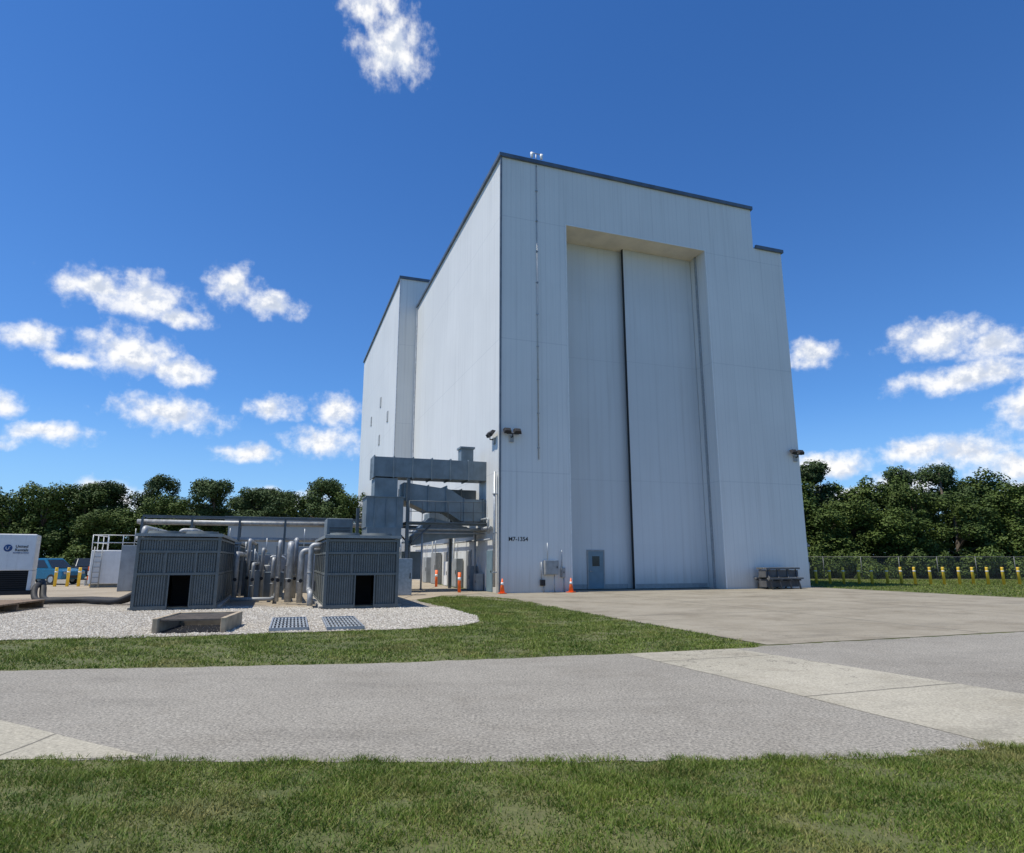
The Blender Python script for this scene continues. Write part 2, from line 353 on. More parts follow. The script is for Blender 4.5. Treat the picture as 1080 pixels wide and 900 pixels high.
def floodlight(s,d,z,dirx,diry,label):
    r=root('floodlight',L(s,d,z),label,'floodlight',PH,'floodlights on the hangar wall')
    px,py=(-diry,dirx)
    b=B(); b.tube([(0,0,0),(dirx*.28,diry*.28,0),(dirx*.28,diry*.28,.16)],.035,None,8)
    b.tube([(dirx*.28-px*.34,diry*.28-py*.34,.16),(dirx*.28+px*.34,diry*.28+py*.34,.16)],.03,None,8); b.obj('bracket',RUB,r)
    for k in (-1,1):
        cx,cy=dirx*.34+px*.28*k,diry*.34+py*.28*k
        b=B(); b.frustum((-.16,.16,-.10,.10),(-.22,.22,-.16,.16),0,.17)
        lp=b.obj('lamp_head',RUB,r,(cx,cy,.38),(math.radians(-125),0,math.atan2(diry,dirx)+math.pi/2),.01)
        B().box(-.19,.19,-.13,.13,.173,.18).obj('lens',LENS,lp)
    B().box(-.12 if not dirx else min(0,dirx*.1),.12 if not dirx else max(0,dirx*.1),-.12 if not diry else min(0,diry*.1),.12 if not diry else max(0,diry*.1),-.25,.1).obj('wall_box',GRY,r)
    return r
floodlight(.6,-.003,8.0,0,-1,'twin black floodlight on white wall by the corner')
floodlight(-.003,.9,8.0,-1,0,'twin black floodlight on the side wall by the corner')
floodlight(SW-.35,-.003,7.9,0,-1,'twin black floodlight at the far wall corner')
r=root('security_camera',L(2.2,.1,H+.2),'twin dome security cameras on roof edge mast','security camera')
B().cyl((0,0,0),(0,0,.5),.03).tube([(-.32,-.1,.48),(.32,-.1,.48)],.025).obj('mast',STL,r)
for k in (-1,1):
    b=B(); b.tube([(.3*k,-.1,.48),(.3*k,-.1,.32),(.3*k,-.1,.22),(.3*k,-.1,.17)],.10,.06,12); b.obj('camera_dome',WHT,r)
def cabinet(name,s,d,z,w,dp,h,label,mat=GRY,rz=PH,cat='electrical cabinet'):
    r=root(name,L(s,d,z),label,cat,rz)
    B().box(-w/2,w/2,-dp,0,0,h).obj('housing',mat,r,bevel=.012)
    do=B(); do.box(-w/2+.04,w/2-.04,-dp-.02,-dp-.003,.04,h-.04); do=do.obj('door',mat,r)
    B().box(w/2-.12,w/2-.08,-dp-.045,-dp-.02,h*.45,h*.6).obj('handle',RUB,do)
    b=B(); b.cyl((-w/4,-dp/2,h+.002),(-w/4,-dp/2,h+.9),.022)
    if z>.2: b.cyl((w/4,-dp/2,-.002),(w/4,-dp/2,-z),.022)
    b.obj('conduit',STL,r); return r
cabinet('electrical_cabinet',2.75,-.004,.9,.75,.28,.72,'grey electrical box with conduits on white wall')
cabinet('electrical_cabinet',3.45,-.004,.75,.22,.15,.5,'small grey switch box beside large electrical box')
cabinet('junction_box',2.3,-.004,.35,.25,.15,.3,'small dark junction box low on white wall',RUB)
r=root('wall_pipe_stand',L(SW+.12,.4,0),'grey pipe stand with small boxes at wall corner','pipe')
B().tube([(0,0,0),(0,0,2.6),(.05,0,2.62),(.3,0,2.62)],.05).obj('pipe',STL,r)
B().box(-.12,.16,-.2,-.05,1.1,1.5).box(-.1,.12,-.2,-.05,1.9,2.15).box(.2,.4,-.08,.08,2.45,2.57).obj('switch_box',GRY,r)
r=root('metal_table',L(16.75,-.75,.012),'weathered dark grey picnic table against white wall','table')
WG=M('weathered_grey',(.13,.13,.125),.8,0,.2,4,.3)
b=B()
for k in range(5): b.box(-1.2,1.2,-.42+k*.17,-.28+k*.17,1.10,1.20)
b.obj('table_top',WG,r)
B().box(-1.2,1.2,-.66,-.42,.55,.64).box(-1.2,1.2,.42,.66,.55,.64).obj('seat',WG,r)
b=B()
for x in (-1.0,-.35,.35,1.0):
    b.tube([(x,-.60,0),(x,-.25,1.09)],.05).tube([(x,.60,0),(x,.3,1.09)],.05).box(x-.03,x+.03,-.65,.65,.47,.545)
b.box(-1.15,1.15,-.3,.3,.12,.46).box(-1.15,1.15,-.30,.28,.66,1.05)
b.obj('frame',M('dark_grey_frame',(.09,.09,.09),.8,0),r)
def cone(loc,label):
    r=root('traffic_cone',loc,label,'traffic cone',PH,'traffic cones beside the hangar')
    B().box(-.18,.18,-.18,.18,0,.035).obj('base',ORG,r,bevel=.008)
    B().cyl((0,0,.036),(0,0,.72),.13,.025,16).obj('cone',ORG,r)
    B().cyl((0,0,.42),(0,0,.54),.0805,.062,16).obj('reflective_band',WHT,r); return r
c1=cone(L(-.05,-.55,.02),'orange traffic cone with white band on concrete')
dup(c1,L(3.7,-.5,.012),.8)
def bollard(loc,label):
    r=root('bollard',loc,label,'bollard',PH,'orange bollards beside the hangar wall')
    B().cyl((0,0,0),(0,0,1.0),.08,.08,14).obj('post',ORG,r); B().cyl((0,0,.6),(0,0,.75),.083,.083,14).obj('reflective_band',WHT,r); return r
b1=bollard(L(-1.75,1.3,.02),'orange bollard with white band by side wall')
dup(b1,L(-1.3,8.5,.02))
# ---------------------------------------------------------------- side-wall duct structure
dt=root('duct_tower',L(-3.2,3.0,0),'blue-grey elevated air duct on steel frame against wall','duct')
def dl_(s): return s+3.2
def dd_(d): return d-3.0
def bx(b,s0,s1,d0,d1,z0,z1): return b.box(dl_(s0),dl_(s1),dd_(d0),dd_(d1),z0,z1)
b=B(); bx(b,-6.2,-.01,2.4,3.8,5.95,7.0)
for s in np.arange(-6.2,-.2,1.03): bx(b,s,s+.06,2.34,3.86,5.89,7.06)
b.obj('duct',DUCT,dt)
b=B(); bx(b,-6.1,-4.9,2.45,3.75,4.9,5.885); bx(b,-6.5,-4.6,2.2,4.0,3.3,4.84); bx(b,-6.56,-4.54,2.14,4.06,4.845,4.895)
bx(b,-6.45,-4.7,2.0,4.2,2.3,3.29); bx(b,-6.3,-5.0,2.2,3.6,.1,2.29)
for s in (-6.1,-5.5,-4.95): bx(b,s,s+.05,2.15,2.197,3.35,4.8)
b.obj('plenum',DUCT,dt)
b=B(); b.prism([(dl_(-4.55),4.75),(dl_(-3.3),4.2),(dl_(-2.2),4.2),(dl_(-1.4),3.7),(dl_(-.01),3.7),(dl_(-.01),4.9),(dl_(-1.2),4.9),(dl_(-2.0),5.4),(dl_(-4.55),5.7)],dd_(2.5),dd_(3.95))
for s in (-3.25,-2.25): bx(b,s,s+.05,2.44,4.01,4.15,5.6)
bx(b,-1.25,-1.2,2.44,4.01,3.65,4.95); bx(b,-.15,-.1,2.44,4.01,3.65,4.95)
b.obj('duct',DUCT,dt)
b=B(); bx(b,-4.3,-.01,4.4,5.7,4.65,5.6)
for s in np.arange(-4.3,-.2,.85): bx(b,s,s+.05,4.34,5.76,4.6,5.66)
b.obj('duct',DUCTD,dt)
b=B(); b.prism([(dl_(-3.9),2.9),(dl_(-2.9),3.9),(dl_(-1.6),3.6),(dl_(-.5),3.3),(dl_(-.5),2.9),(dl_(-2.0),2.8),(dl_(-3.9),2.4)],dd_(3.1),dd_(4.9)); b.obj('hood',DUCT,dt)
b=B(); bx(b,-1.6,-.02,9.6,11.2,3.2,4.6); bx(b,-4.2,-3.1,4.5,5.8,.6,2.1); b.obj('fan_housing',DUCT,dt)
b=B(); bx(b,-1.35,-.65,2.8,3.5,7.062,7.75); bx(b,-1.42,-.58,2.73,3.57,7.75,7.86); b.obj('damper_box',DUCT,dt)
b=B()
for s,d in ((-4.35,2.3),(-4.35,6.3),(-1.0,6.3),(-6.7,4.2)): bx(b,s-.08,s+.08,d-.08,d+.08,0,5.88 if d<3 else 4.4)
for z in (3.45,):
    bx(b,-4.4,-.02,2.24,2.36,z,z+.16); bx(b,-4.4,-.02,6.24,6.36,z,z+.16); bx(b,-4.42,-4.28,2.36,6.24,z,z+.16)
for a,c in (((-4.3,2.3,2.3),(-3.1,2.3,3.45)),((-4.35,2.4,2.6),(-4.35,6.2,3.4))):
    b.tube([(dl_(a[0]),dd_(a[1]),a[2]),(dl_(c[0]),dd_(c[1]),c[2])],.045)
b.obj('steel_frame',DUCTD,dt)
b=B(); bx(b,-4.4,-.02,2.1,2.235,3.55,3.62); b.obj('walkway',DUCTD,dt)
b=B()
for s in np.arange(-4.3,-.1,.7): b.cyl((dl_(s),dd_(2.15),3.62),(dl_(s),dd_(2.15),4.7),.02,None,6)
for z in (4.15,4.7): b.tube([(dl_(-4.3),dd_(2.15),z),(dl_(-.1),dd_(2.15),z)],.02,None,6)
b.obj('railing',DUCTD,dt)
for pts,r_,mt in (([(-.25,1.2,3.0),(-.25,1.2,3.8),(-.25,8.2,3.8)],.06,DUCTL),([(-4.0,3.4,.2),(-4.0,3.4,2.6),(-4.0,6.2,2.6)],.05,DUCT),([(-4.2,2.5,3.25),(-.05,2.5,3.25)],.06,GRY),([(-4.2,2.5,3.05),(-.05,2.5,3.05)],.04,GRY),([(-3.5,2.5,.1),(-3.5,2.5,3.0)],.05,DUCTL)):
    B().pipe([(dl_(p[0]),dd_(p[1]),p[2]) for p in pts],r_,.12).obj('pipe',mt,dt)
ah=root('air_handler',L(-7.5,6.6,0),'blue-grey air handler box raised beside the duct','air handler')
B().box(-.7,.7,-1.1,1.1,1.3,3.9).obj('housing',DUCT,ah,bevel=.03)
b=B()
for i in range(7): b.box(-.55,.55,-1.15,-1.103,2.5+i*.14,2.58+i*.14)
b.obj('louvre',DUCTD,ah); B().box(-.7,-.6,-1.1,-1,0,1.297).box(.6,.7,-1.1,-1,0,1.297).box(-.7,-.6,1,1.1,0,1.297).box(.6,.7,1,1.1,0,1.297).obj('leg',DUCTD,ah)
for (s,d,w,h,lab,mt) in ((-.05,4.2,.6,1.3,'pale grey cabinet against the side wall',GRY),(-.05,7.4,1.0,1.7,'large grey switchgear cabinet against the side wall',DUCTL),(-.05,9.6,.9,1.5,'white service cabinet against the side wall',WHT),(-.05,13.2,1.4,2.1,'grey cabinet further along the side wall',GRY),(-.05,2.9,.5,.9,'small grey control panel on the side wall',DUCTL),(-.05,16,1.2,1.8,'pale cabinet beneath the wall pipes',DUCTL)):
    cabinet('electrical_cabinet',s,d,.02,w,.4,h,lab,mt,PH-math.pi/2)
for d in (1.15,5.2,10.9):
    sdo=B().box(-.05,-.003,d,d+.95,.02,2.15).obj('door',TEAL if d<2 else GRY,bld); B().box(-.08,-.053,d+.1,d+.18,1.0,1.1).obj('handle',RUB,sdo)
b=B()
for z,r_ in ((3.3,.09),(2.7,.05)): b.tube([(-.18,1.0,z),(-.18,22,z)],r_)
for d in (3.6,8.4,14.5,18): b.tube([(-.25,d,0.02),(-.25,d,3.1)],.05)
b.obj('wall_pipe',GRY,bld)
cabinet('steel_cabinet',-4.9,.1,.02,.7,.6,1.7,'polished steel cabinet standing on concrete pad',STL,PH,'cabinet')
# ---------------------------------------------------------------- chillers
def chiller(loc,wd,ln,ht,label,opening=True,light=False):
    r=root('chiller_unit',loc,label,'chiller',PH,'outdoor chiller units on pads')
    CS=CHH if light else CHL
    B().box(-.12,wd+.12,.25,ln+.2,0,.10).obj('pad',CONC,r,bevel=.02)
    z0=.02; b=B()
    for x in (0,wd-.1):
        for y in (0,ln-.1): b.box(x,x+.1,y,y+.1,z0 if y==0 else .103,ht)
    k=max(2,int(ln/1.15))
    for i in range(1,k):
        y=i*ln/k; b.box(0,.08,y-.05,y+.05,.103,ht).box(wd-.08,wd,y-.05,y+.05,.103,ht)
    ox0,ox1,oz=wd*.40,wd*.68,ht*.47
    for z in (.103,ht*.47,ht-.55,ht-.12):
        if z<.2:
            if opening: b.box(.1,ox0,0.0,.06,z0,z0+.12).box(ox1,wd-.1,0.0,.06,z0,z0+.12)
            else: b.box(.1,wd-.1,0.0,.06,z0,z0+.12)
        else: b.box(.1,wd-.1,.01,.06,z,z+.08)
        b.box(0.003,.06,.1,ln-.1,z,z+.07).box(wd-.06,wd-.003,.1,ln-.1,z,z+.07)
    for x in (wd*.34,wd*.70): b.box(x,x+.06,.012,.06,ht*.47+.083,ht-.553)
    b.obj('frame',CHH if light else CHL,r)
    B().box(-.05,wd+.05,-.05,ln+.05,ht+.002,ht+.10).obj('top_deck',CHH,r)
    b=B(); nx=int(wd/.085)
    for i in range(nx):
        x=.12+i*(wd-.24)/nx
        b.box(x,x+.055,.05,.075,ht-.47,ht-.125)
        b.box(x,x+.05,.055,.075,ht*.47+.085,ht-.56)
        if opening and ox0-.06<x<ox1: continue
        b.box(x,x+.05,.055,.075,z0+.125,ht*.47-.005)
    b.obj('fin_panel',CS,r)
    b=B(); b.box(.1,ox0 if opening else wd-.1,.08,.12,z0,ht-.13)
    if opening: b.box(ox1,wd-.1,.08,.12,z0,ht-.13).box(ox0,ox1,.08,.12,oz+.08,ht-.13)
    b.box(wd-.14,wd-.10,.12,ln-.1,.103,ht-.13).box(.10,.14,.12,ln-.1,.103,ht-.13).box(.14,wd-.14,ln-.16,ln-.12,.103,ht-.13)
    b.obj('coil',CHD,r)
    if opening:
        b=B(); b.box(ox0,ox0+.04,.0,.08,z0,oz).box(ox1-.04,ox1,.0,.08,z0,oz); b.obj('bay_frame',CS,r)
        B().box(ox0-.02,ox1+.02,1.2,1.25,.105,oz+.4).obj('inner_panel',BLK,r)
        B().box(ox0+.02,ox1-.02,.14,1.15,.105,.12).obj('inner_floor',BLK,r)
    for x0,x1,u0,u1 in ((wd-.07,wd-.03,wd-.05,wd-.02),(.03,.07,.02,.05)):
        b=B()
        for i in range(k):
            y0=i*ln/k+.07; y1=(i+1)*ln/k-.07
            for j in range(14):
                z=ht*.50+j*(ht*.27/14); b.box(x0,x1,y0,y1,z,z+.028)
            b.box(u0,u1,y0,y1,.2,ht*.46)
        b.obj('side_louvre',CS,r)
    for i in range(max(1,int(ln/1.6))):
        for x in (wd*.27,wd*.73):
            y=.8+i*1.55
            if y>ln-.6: continue
            b=B(); b.tube([(x,y,ht+.103),(x,y,ht+.2)],.55,.52,20,False)
            for a in range(4):
                t=a*math.pi/4; b.tube([(x-math.cos(t)*.52,y-math.sin(t)*.52,ht+.195),(x+math.cos(t)*.52,y+math.sin(t)*.52,ht+.195)],.012,None,5)
            b.obj('fan_shroud',CHL,r)
    return r
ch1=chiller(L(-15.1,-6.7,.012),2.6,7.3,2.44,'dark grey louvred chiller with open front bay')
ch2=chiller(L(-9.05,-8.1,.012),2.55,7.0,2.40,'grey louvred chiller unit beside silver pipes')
ch3=chiller(L(-14.9,1.4,.012),2.6,5.0,2.35,'pale grey chiller unit behind a darker one',False,True)
def pipeset(label,segs,mat=ALU,sup=()):
    o=segs[0][0][0]; r=root('pipework',L(o[0],o[1],0),label,'pipe')
    for pts,rad in segs:
        b=B(); b.pipe([(p[0]-o[0],p[1]-o[1],p[2]) for p in pts],rad,rad*1.7,14)
        for i in range(len(pts)-1):
            p=Vector((pts[i][0]-o[0],pts[i][1]-o[1],pts[i][2])); q=Vector((pts[i+1][0]-o[0],pts[i+1][1]-o[1],pts[i+1][2]))
            d=(q-p).normalized()
            if (q-p).length>rad*8:
                m=p+(q-p)*.4; b.tube([m-d*.015,m+d*.015],rad*1.15,None,14)
        b.obj('pipe',mat,r)
        p=Vector((pts[0][0]-o[0],pts[0][1]-o[1],.9))
        if pts[1][2]>1.2:
            b=B(); b.tube([(p.x,p.y-rad,.9),(p.x,p.y-rad-.14,.9)],.015,None,6).tube([(p.x,p.y-rad-.14,.9),(p.x,p.y-rad-.155,.9)],.07,None,12); b.obj('valve_handle',RUB,r)
    if sup:
        b=B()
        for s,d,z in sup: b.box(s-o[0]-.05,s-o[0]+.05,d-o[1]-.05,d-o[1]+.05,0,z)
        b.obj('support',GRY,r)
    return r
pipeset('dull silver insulated pipes bending beside the grey chiller',[
 ([(-10.15,-5.2,.1),(-10.15,-5.2,2.25),(-10.15,-3.4,2.25),(-10.15,-3.4,.2)],.13),
 ([(-9.75,-5.6,.1),(-9.75,-5.6,2.0),(-9.1,-5.6,2.0)],.11),
 ([(-9.45,-7.4,.1),(-9.45,-7.4,.55),(-9.45,-6.2,.55),(-9.45,-6.2,2.2),(-9.1,-6.2,2.2)],.10),
 ([(-10.55,-4.6,.1),(-10.55,-4.6,2.35),(-10.55,2,2.35)],.08),
 ([(-10.75,-3.6,.1),(-10.75,-3.6,1.7),(-10.75,2,1.7)],.08),
 ([(-9.9,-2.6,.1),(-9.9,-2.6,2.5),(-9.9,2,2.5)],.09)],ALU,((-10.65,-1,2.25),(-10.65,1.2,2.25)))
pipeset('dull silver insulated pipes rising behind the dark chiller',[
 ([(-15.45,-3.6,.1),(-15.45,-3.6,2.85),(-15.45,2,2.85)],.11),
 ([(-14.8,0.9,2.6),(-14.8,.9,2.95),(-14.2,.9,2.95),(-14.2,4,2.95)],.10),
 ([(-12.15,-3.2,.1),(-12.15,-3.2,1.9),(-12.15,5,1.9)],.10),
 ([(-11.8,-1.0,.1),(-11.8,-1.0,2.5),(-11.8,6,2.5)],.08)],ALU,((-12.15,1,1.8),(-11.8,4,2.4)))
pipeset('grey pipes low between the chillers',[
 ([(-11.5,-3.5,.1),(-11.5,-3.5,1.5),(-11.5,3,1.5)],.07),
 ([(-11.2,-2.0,.1),(-11.2,-2.0,2.1),(-11.2,4,2.1)],.07),
 ([(-12.2,-4.6,.2),(-10.7,-4.6,.2),(-10.7,3,.2)],.07)],GRY)
cabinet('pump_skid',-10.9,.5,.02,1.2,.8,1.1,'grey pump enclosure low between pipes',DUCT,PH,'pump')
cabinet('pump_skid',-11.9,3.2,.02,.9,.8,1.6,'dark pump control box among the pipes',DUCTD,PH,'pump')
cabinet('valve_cabinet',-11.4,-1.2,.02,.6,.4,1.2,'pale grey valve cabinet standing between pipes',DUCTL,PH,'cabinet')
pk=root('pipe_rack',L(-17.9,10,0),'long grey pipe rack carrying parallel insulated pipes','pipe rack')
b=B(); RL=12.6
for x in np.arange(0,RL+.1,2.52):
    b.box(x-.06,x+.06,-.55,-.43,0,4.0).box(x-.06,x+.06,.43,.55,0,4.0).box(x-.05,x+.05,-.43,.43,3.5,3.62).box(x-.05,x+.05,-.43,.43,2.6,2.7)
b.box(0,RL,-.58,-.46,4.003,4.12).box(0,RL,.46,.58,4.003,4.12); b.obj('frame',DUCTD,pk)
for y,z,r_ in ((-.25,3.76,.13),(.1,3.74,.11),(.33,3.7,.08),(-.2,2.82,.12),(.15,2.8,.1)): B().tube([(-.3,y,z),(RL+.2,y,z)],r_).obj('pipe',ALU,pk)
sb=root('service_building',L(-14.2,20,0),'low blue-grey metal service building behind pipe rack','building')
B().box(0,7.2,0,8,0,4.2).obj('wall',siding('blue_grey_siding',(.30,.36,.40),.3,.02),sb); B().box(-.25,7.45,-.25,8.25,4.203,4.75).obj('roof',DUCTL,sb)
k=B().box(2.0,3.0,-.05,-.003,.02,2.1).obj('door',TEAL,sb); B().box(2.1,2.16,-.09,-.053,1,1.1).obj('handle',STL,k)
B().box(4.4,6,-.06,-.003,1.6,2.8).obj('louvre',CHD,sb)
def tank(loc,label,r_=.45,h=1.7,mt=ALU):
    r=root('storage_tank',loc,label,'tank')
    B().tube([(0,0,.25),(0,0,h),(0,0,h+.12),(0,0,h+.18)],r_,r_*.97,20).obj('vessel',mt,r)
    b=B()
    for a in range(3):
        t=a*2.09; b.cyl((math.cos(t)*r_*.8,math.sin(t)*r_*.8,0),(math.cos(t)*r_*.8,math.sin(t)*r_*.8,.26),.035)
    b.obj('leg',STL,r); B().pipe([(0,0,h+.17),(0,0,h+.6),(r_+.5,0,h+.6),(r_+.5,0,.2)],.05).obj('pipe',STL,r); return r
tank(L(-12.6,7.9,.02),'silver cylindrical tank between chillers',.4,1.5); tank(L(-11.0,3.4,.02),'small grey tank beside silver pipes',.3,1.2,GRY)
cabinet('electrical_cabinet',-10.9,7.0,.02,1.4,.5,1.9,'grey control cabinet among the pipework',GRY)
cabinet('electrical_cabinet',-9.0,4.0,.02,1.6,.6,2.3,'light grey control cabinet behind the chiller',DUCTL)
cabinet('electrical_cabinet',-12.9,11.5,.02,2.2,.8,2.6,'blue-grey equipment enclosure under the pipe rack',DUCT)
cabinet('electrical_cabinet',-17.5,9,.02,2.0,.8,2.4,'pale equipment enclosure under the pipe rack',DUCTL)
# drain pit & grates
OC=M('old_tan_concrete',(.36,.29,.20),.9,0,.25,3,.5)
RST=M('weathered_brown_slat',(.16,.13,.10),.8,.1,.2,5,.4)
r=root('drain_pit',(-7.5,15.6,.012),'low tan concrete drain box with open slatted front','drain box',.2)
B().box(-.80,-.68,0,1.9,0,.34).obj('rim',OC,r,bevel=.015); B().box(.68,.80,0,1.9,0,.34).obj('rim',OC,r,bevel=.015)
B().box(-.677,.677,1.78,1.9,0,.34).obj('rim',OC,r,bevel=.015)
b=B()
for i in range(6): b.box(-.677,.677,.15+i*.27,.15+i*.27+.12,.27,.31)
b.obj('grate',RST,r)
B().box(-.67,.67,.05,1.77,.005,.02).obj('bottom',BLK,r)
for x,y,rz in ((-5.75,15.95,.32),(-4.45,16.2,.32)):
    r=root('floor_grate',(x,y,.02),'pale slatted metal grate lying on gravel','grate',rz,'grates on the gravel')
    b=B()
    for i in range(9): b.box(.04+i*.09,.04+i*.09+.045,.05,2.95,.035,.055)
    for i in range(4): b.box(.02,.84,.6+i*.6,.66+i*.6,.057,.065)
    b.obj('slat',DUCTL,r); B().box(-.02,.017,0,3.0,0,.07).box(.843,.88,0,3.0,0,.07).box(.017,.843,0,.04,0,.07).box(.017,.843,2.96,3.0,0,.07).obj('frame',STL,r)
    B().box(.02,.84,.045,2.955,0.003,.012).obj('underlay',BLK,r)
# ---------------------------------------------------------------- generator trailer
tr=root('generator_trailer',(-19.3,26.6,.02),'white rental generator trailer with black louvred base','trailer',.56)
B().box(-5.2,0,0,2.1,1.22,2.66).obj('housing',WHT,tr,bevel=.04)
B().box(-.13,0,.0,2.1,.45,1.217).box(-5.2,-5.07,0,2.1,.45,1.217).obj('frame',WHT,tr)
b=B()
for i in range(9): b.box(-5.07,-.13,.03,.10,.48+i*.082,.48+i*.082+.04)
b.obj('louvre',RUB,tr); B().box(-5.07,-.13,.12,2.0,.45,1.215).obj('radiator',BLK,tr)
B().box(-5.25,.05,-.05,2.15,.28,.447).obj('chassis',RUB,tr)
for x in (-2.9,-2.0):
    w=B(); w.cyl((x,-.05,.34),(x,.2,.34),.34,None,20); w=w.obj('wheel',RUB,tr); B().cyl((x,-.07,.34),(x,-.053,.34),.17,None,14).obj('rim',STL,w)
b=B(); b.mat(0).cyl((-.90,-.012,2.1),(-.90,-.004,2.1),.14,None,28)
b.mat(1).tube([(-.965,-.018,2.165),(-.965,-.018,2.08),(-.92,-.018,2.035),(-.875,-.018,2.08),(-.875,-.018,2.165)],.014,None,6).tube([(-.875,-.018,2.06),(-.875,-.018,2.14),(-.83,-.018,2.165)],.012,None,6); b.obj('logo',[BLUEINK,WHT],tr)
text('lettering','United',.15,INK,tr,(-.46,-.012,2.12)); text('lettering','Rentals',.15,INK,tr,(-.455,-.012,1.98)); text('lettering','POWER & HVAC',.07,BLUEINK,tr,(-.46,-.012,1.89))
sk=root('timber_platform',(-17.9,19.9,.012),'weathered timber skid deck on gravel','platform',PH*.6)
b=B()
for i in range(12): b.box(-1.8,2.0,i*.3,i*.3+.27,.22,.27)
b.obj('deck',WOOD,sk); B().box(-1.8,2.0,0,.12,0,.217).box(-1.8,2.0,1.7,1.82,0,.217).box(-1.8,2.0,3.4,3.5,0,.217).obj('beam',WOOD,sk)
hs=root('hose',(-19.3,26.6,.02),'thick black hoses snaking from trailer across gravel','hose',0)
def smooth(P,n=8):
    P=[Vector(p) for p in P]; P=[P[0]]+P+[P[-1]]; out=[]
    for i in range(1,len(P)-2):
        for k in range(n):
            t=k/n; a,b_,c,d=P[i-1],P[i],P[i+1],P[i+2]
            out.append(.5*((2*b_)+(-a+c)*t+(2*a-5*b_+4*c-d)*t*t+(-a+3*b_-3*c+d)*t**3))
    out.append(P[-2]); return out
for off,rr in ((0,.12),(-.45,.11)):
    B().tube(smooth([(.12,.5,.75),(.45,.1+off,.55),(.9,-.4+off,.14),(1.8,-.9+off,.12),(2.8,-.5+off,.12),(3.7,-.9+off,.12),(4.6,-1.2+off,.16),(5.3,-1.2+off*.5,.55),(5.6,-1.1+off*.3,.75)]),rr,None,12).obj('tube',RUB,hs)
wb=root('fuel_tank_skid',(-25.3,39.5,.02),'white box tank with handrail and access ladder','tank',PH)
B().box(0,2.4,0,4,.2,2.2).obj('tank',WHT,wb,bevel=.05)
b=B()
for x in (0,.8,1.6,2.4): b.cyl((x,0.05,2.2),(x,.05,3.1),.025,None,6)
for x in (0,2.4):
    for y in (1.3,2.6,3.95): b.cyl((x,y,2.2),(x,y,3.1),.025,None,6)
for z in (2.65,3.1): b.tube([(0,.05,z),(2.4,.05,z)],.025,None,6).tube([(0,.05,z),(0,3.95,z)],.025,None,6).tube([(2.4,.05,z),(2.4,3.95,z)],.025,None,6)
b.obj('railing',WHT,wb)
b=B(); b.tube([(.2,-.15,0),(.2,-.15,2.4)],.03).tube([(.6,-.15,0),(.6,-.15,2.4)],.03)
for z in np.arange(.3,2.3,.3): b.tube([(.2,-.15,z),(.6,-.15,z)],.02,None,6)
b.obj('ladder',GRY,wb); B().box(.1,2.3,.3,3.7,0,.197).obj('skid',GRY,wb)
br=root('barricade',(-27.6,43,.02),'orange and white striped barricade in parking lot','barricade',.2)
b=B()
for i in range(4):
    for j in range(3): b.mat((i+j)%2).box(i*.25,i*.25+.25,-.02,.02,.35+j*.3,.6+j*.3)
b.obj('board',[ORG,WHT],br); B().box(0,.06,-.3,.3,0,.34).box(.94,1.0,-.3,.3,0,.34).obj('leg',STL,br)
# ---------------------------------------------------------------- cars
def car(name,loc,rz,paint,label):
    r=root(name,loc,label,'car',rz,'cars parked in the lot')
    pr=[(-2.3,.35),(2.3,.35),(2.36,.6),(2.28,.9),(1.35,1.05),(-2.2,1.08),(-2.33,.9)]
    B().prism(pr,-.9,.9).obj('body',paint,r,bevel=.06)
    B().frustum((-2.15,1.25,-.84,.84),(-1.8,.5,-.66,.66),1.05,1.72).obj('cabin',paint,r,bevel=.05)
    for x0,x1,X0,X1 in ((-1.95,-1.05,-1.7,-1.05),(-.98,-.1,-.98,-.1),(-.03,1.0,-.03,.45)):
        B().frustum((x0,x1,-.862,.862),(X0,X1,-.705,.705),1.12,1.6).obj('window',GLS,r)
    B().frustum((1.0,1.32,-.72,.72),(.42,.62,-.58,.58),1.08,1.62).obj('windscreen',GLS,r)
    B().box(2.3,2.4,-.55,.55,.42,.6).obj('grille',RUB,r)
    for x in (-1.45,1.45):
        for y in (-.92,.72):
            w=B().cyl((x,y,.34),(x,y+.2,.34),.34,None,20).obj('wheel',RUB,r); B().cyl((x,y-.01,.34),(x,y+.21,.34),.2,None,14).obj('rim',STL,w)
    for y in (-.78,.5): B().box(2.27,2.36,y,y+.28,.68,.84).obj('headlight',LENS,r)
    return r
car('parked_car',(-31.6,44.9,.024),-.25,BLU,'blue car parked behind the white trailer')
car('parked_car',(-36.2,56,.024),-.9,DRK,'dark car parked near yellow posts')
car('parked_car',(-32.0,56,.024),-.9,WHT,'white car parked in the lot')
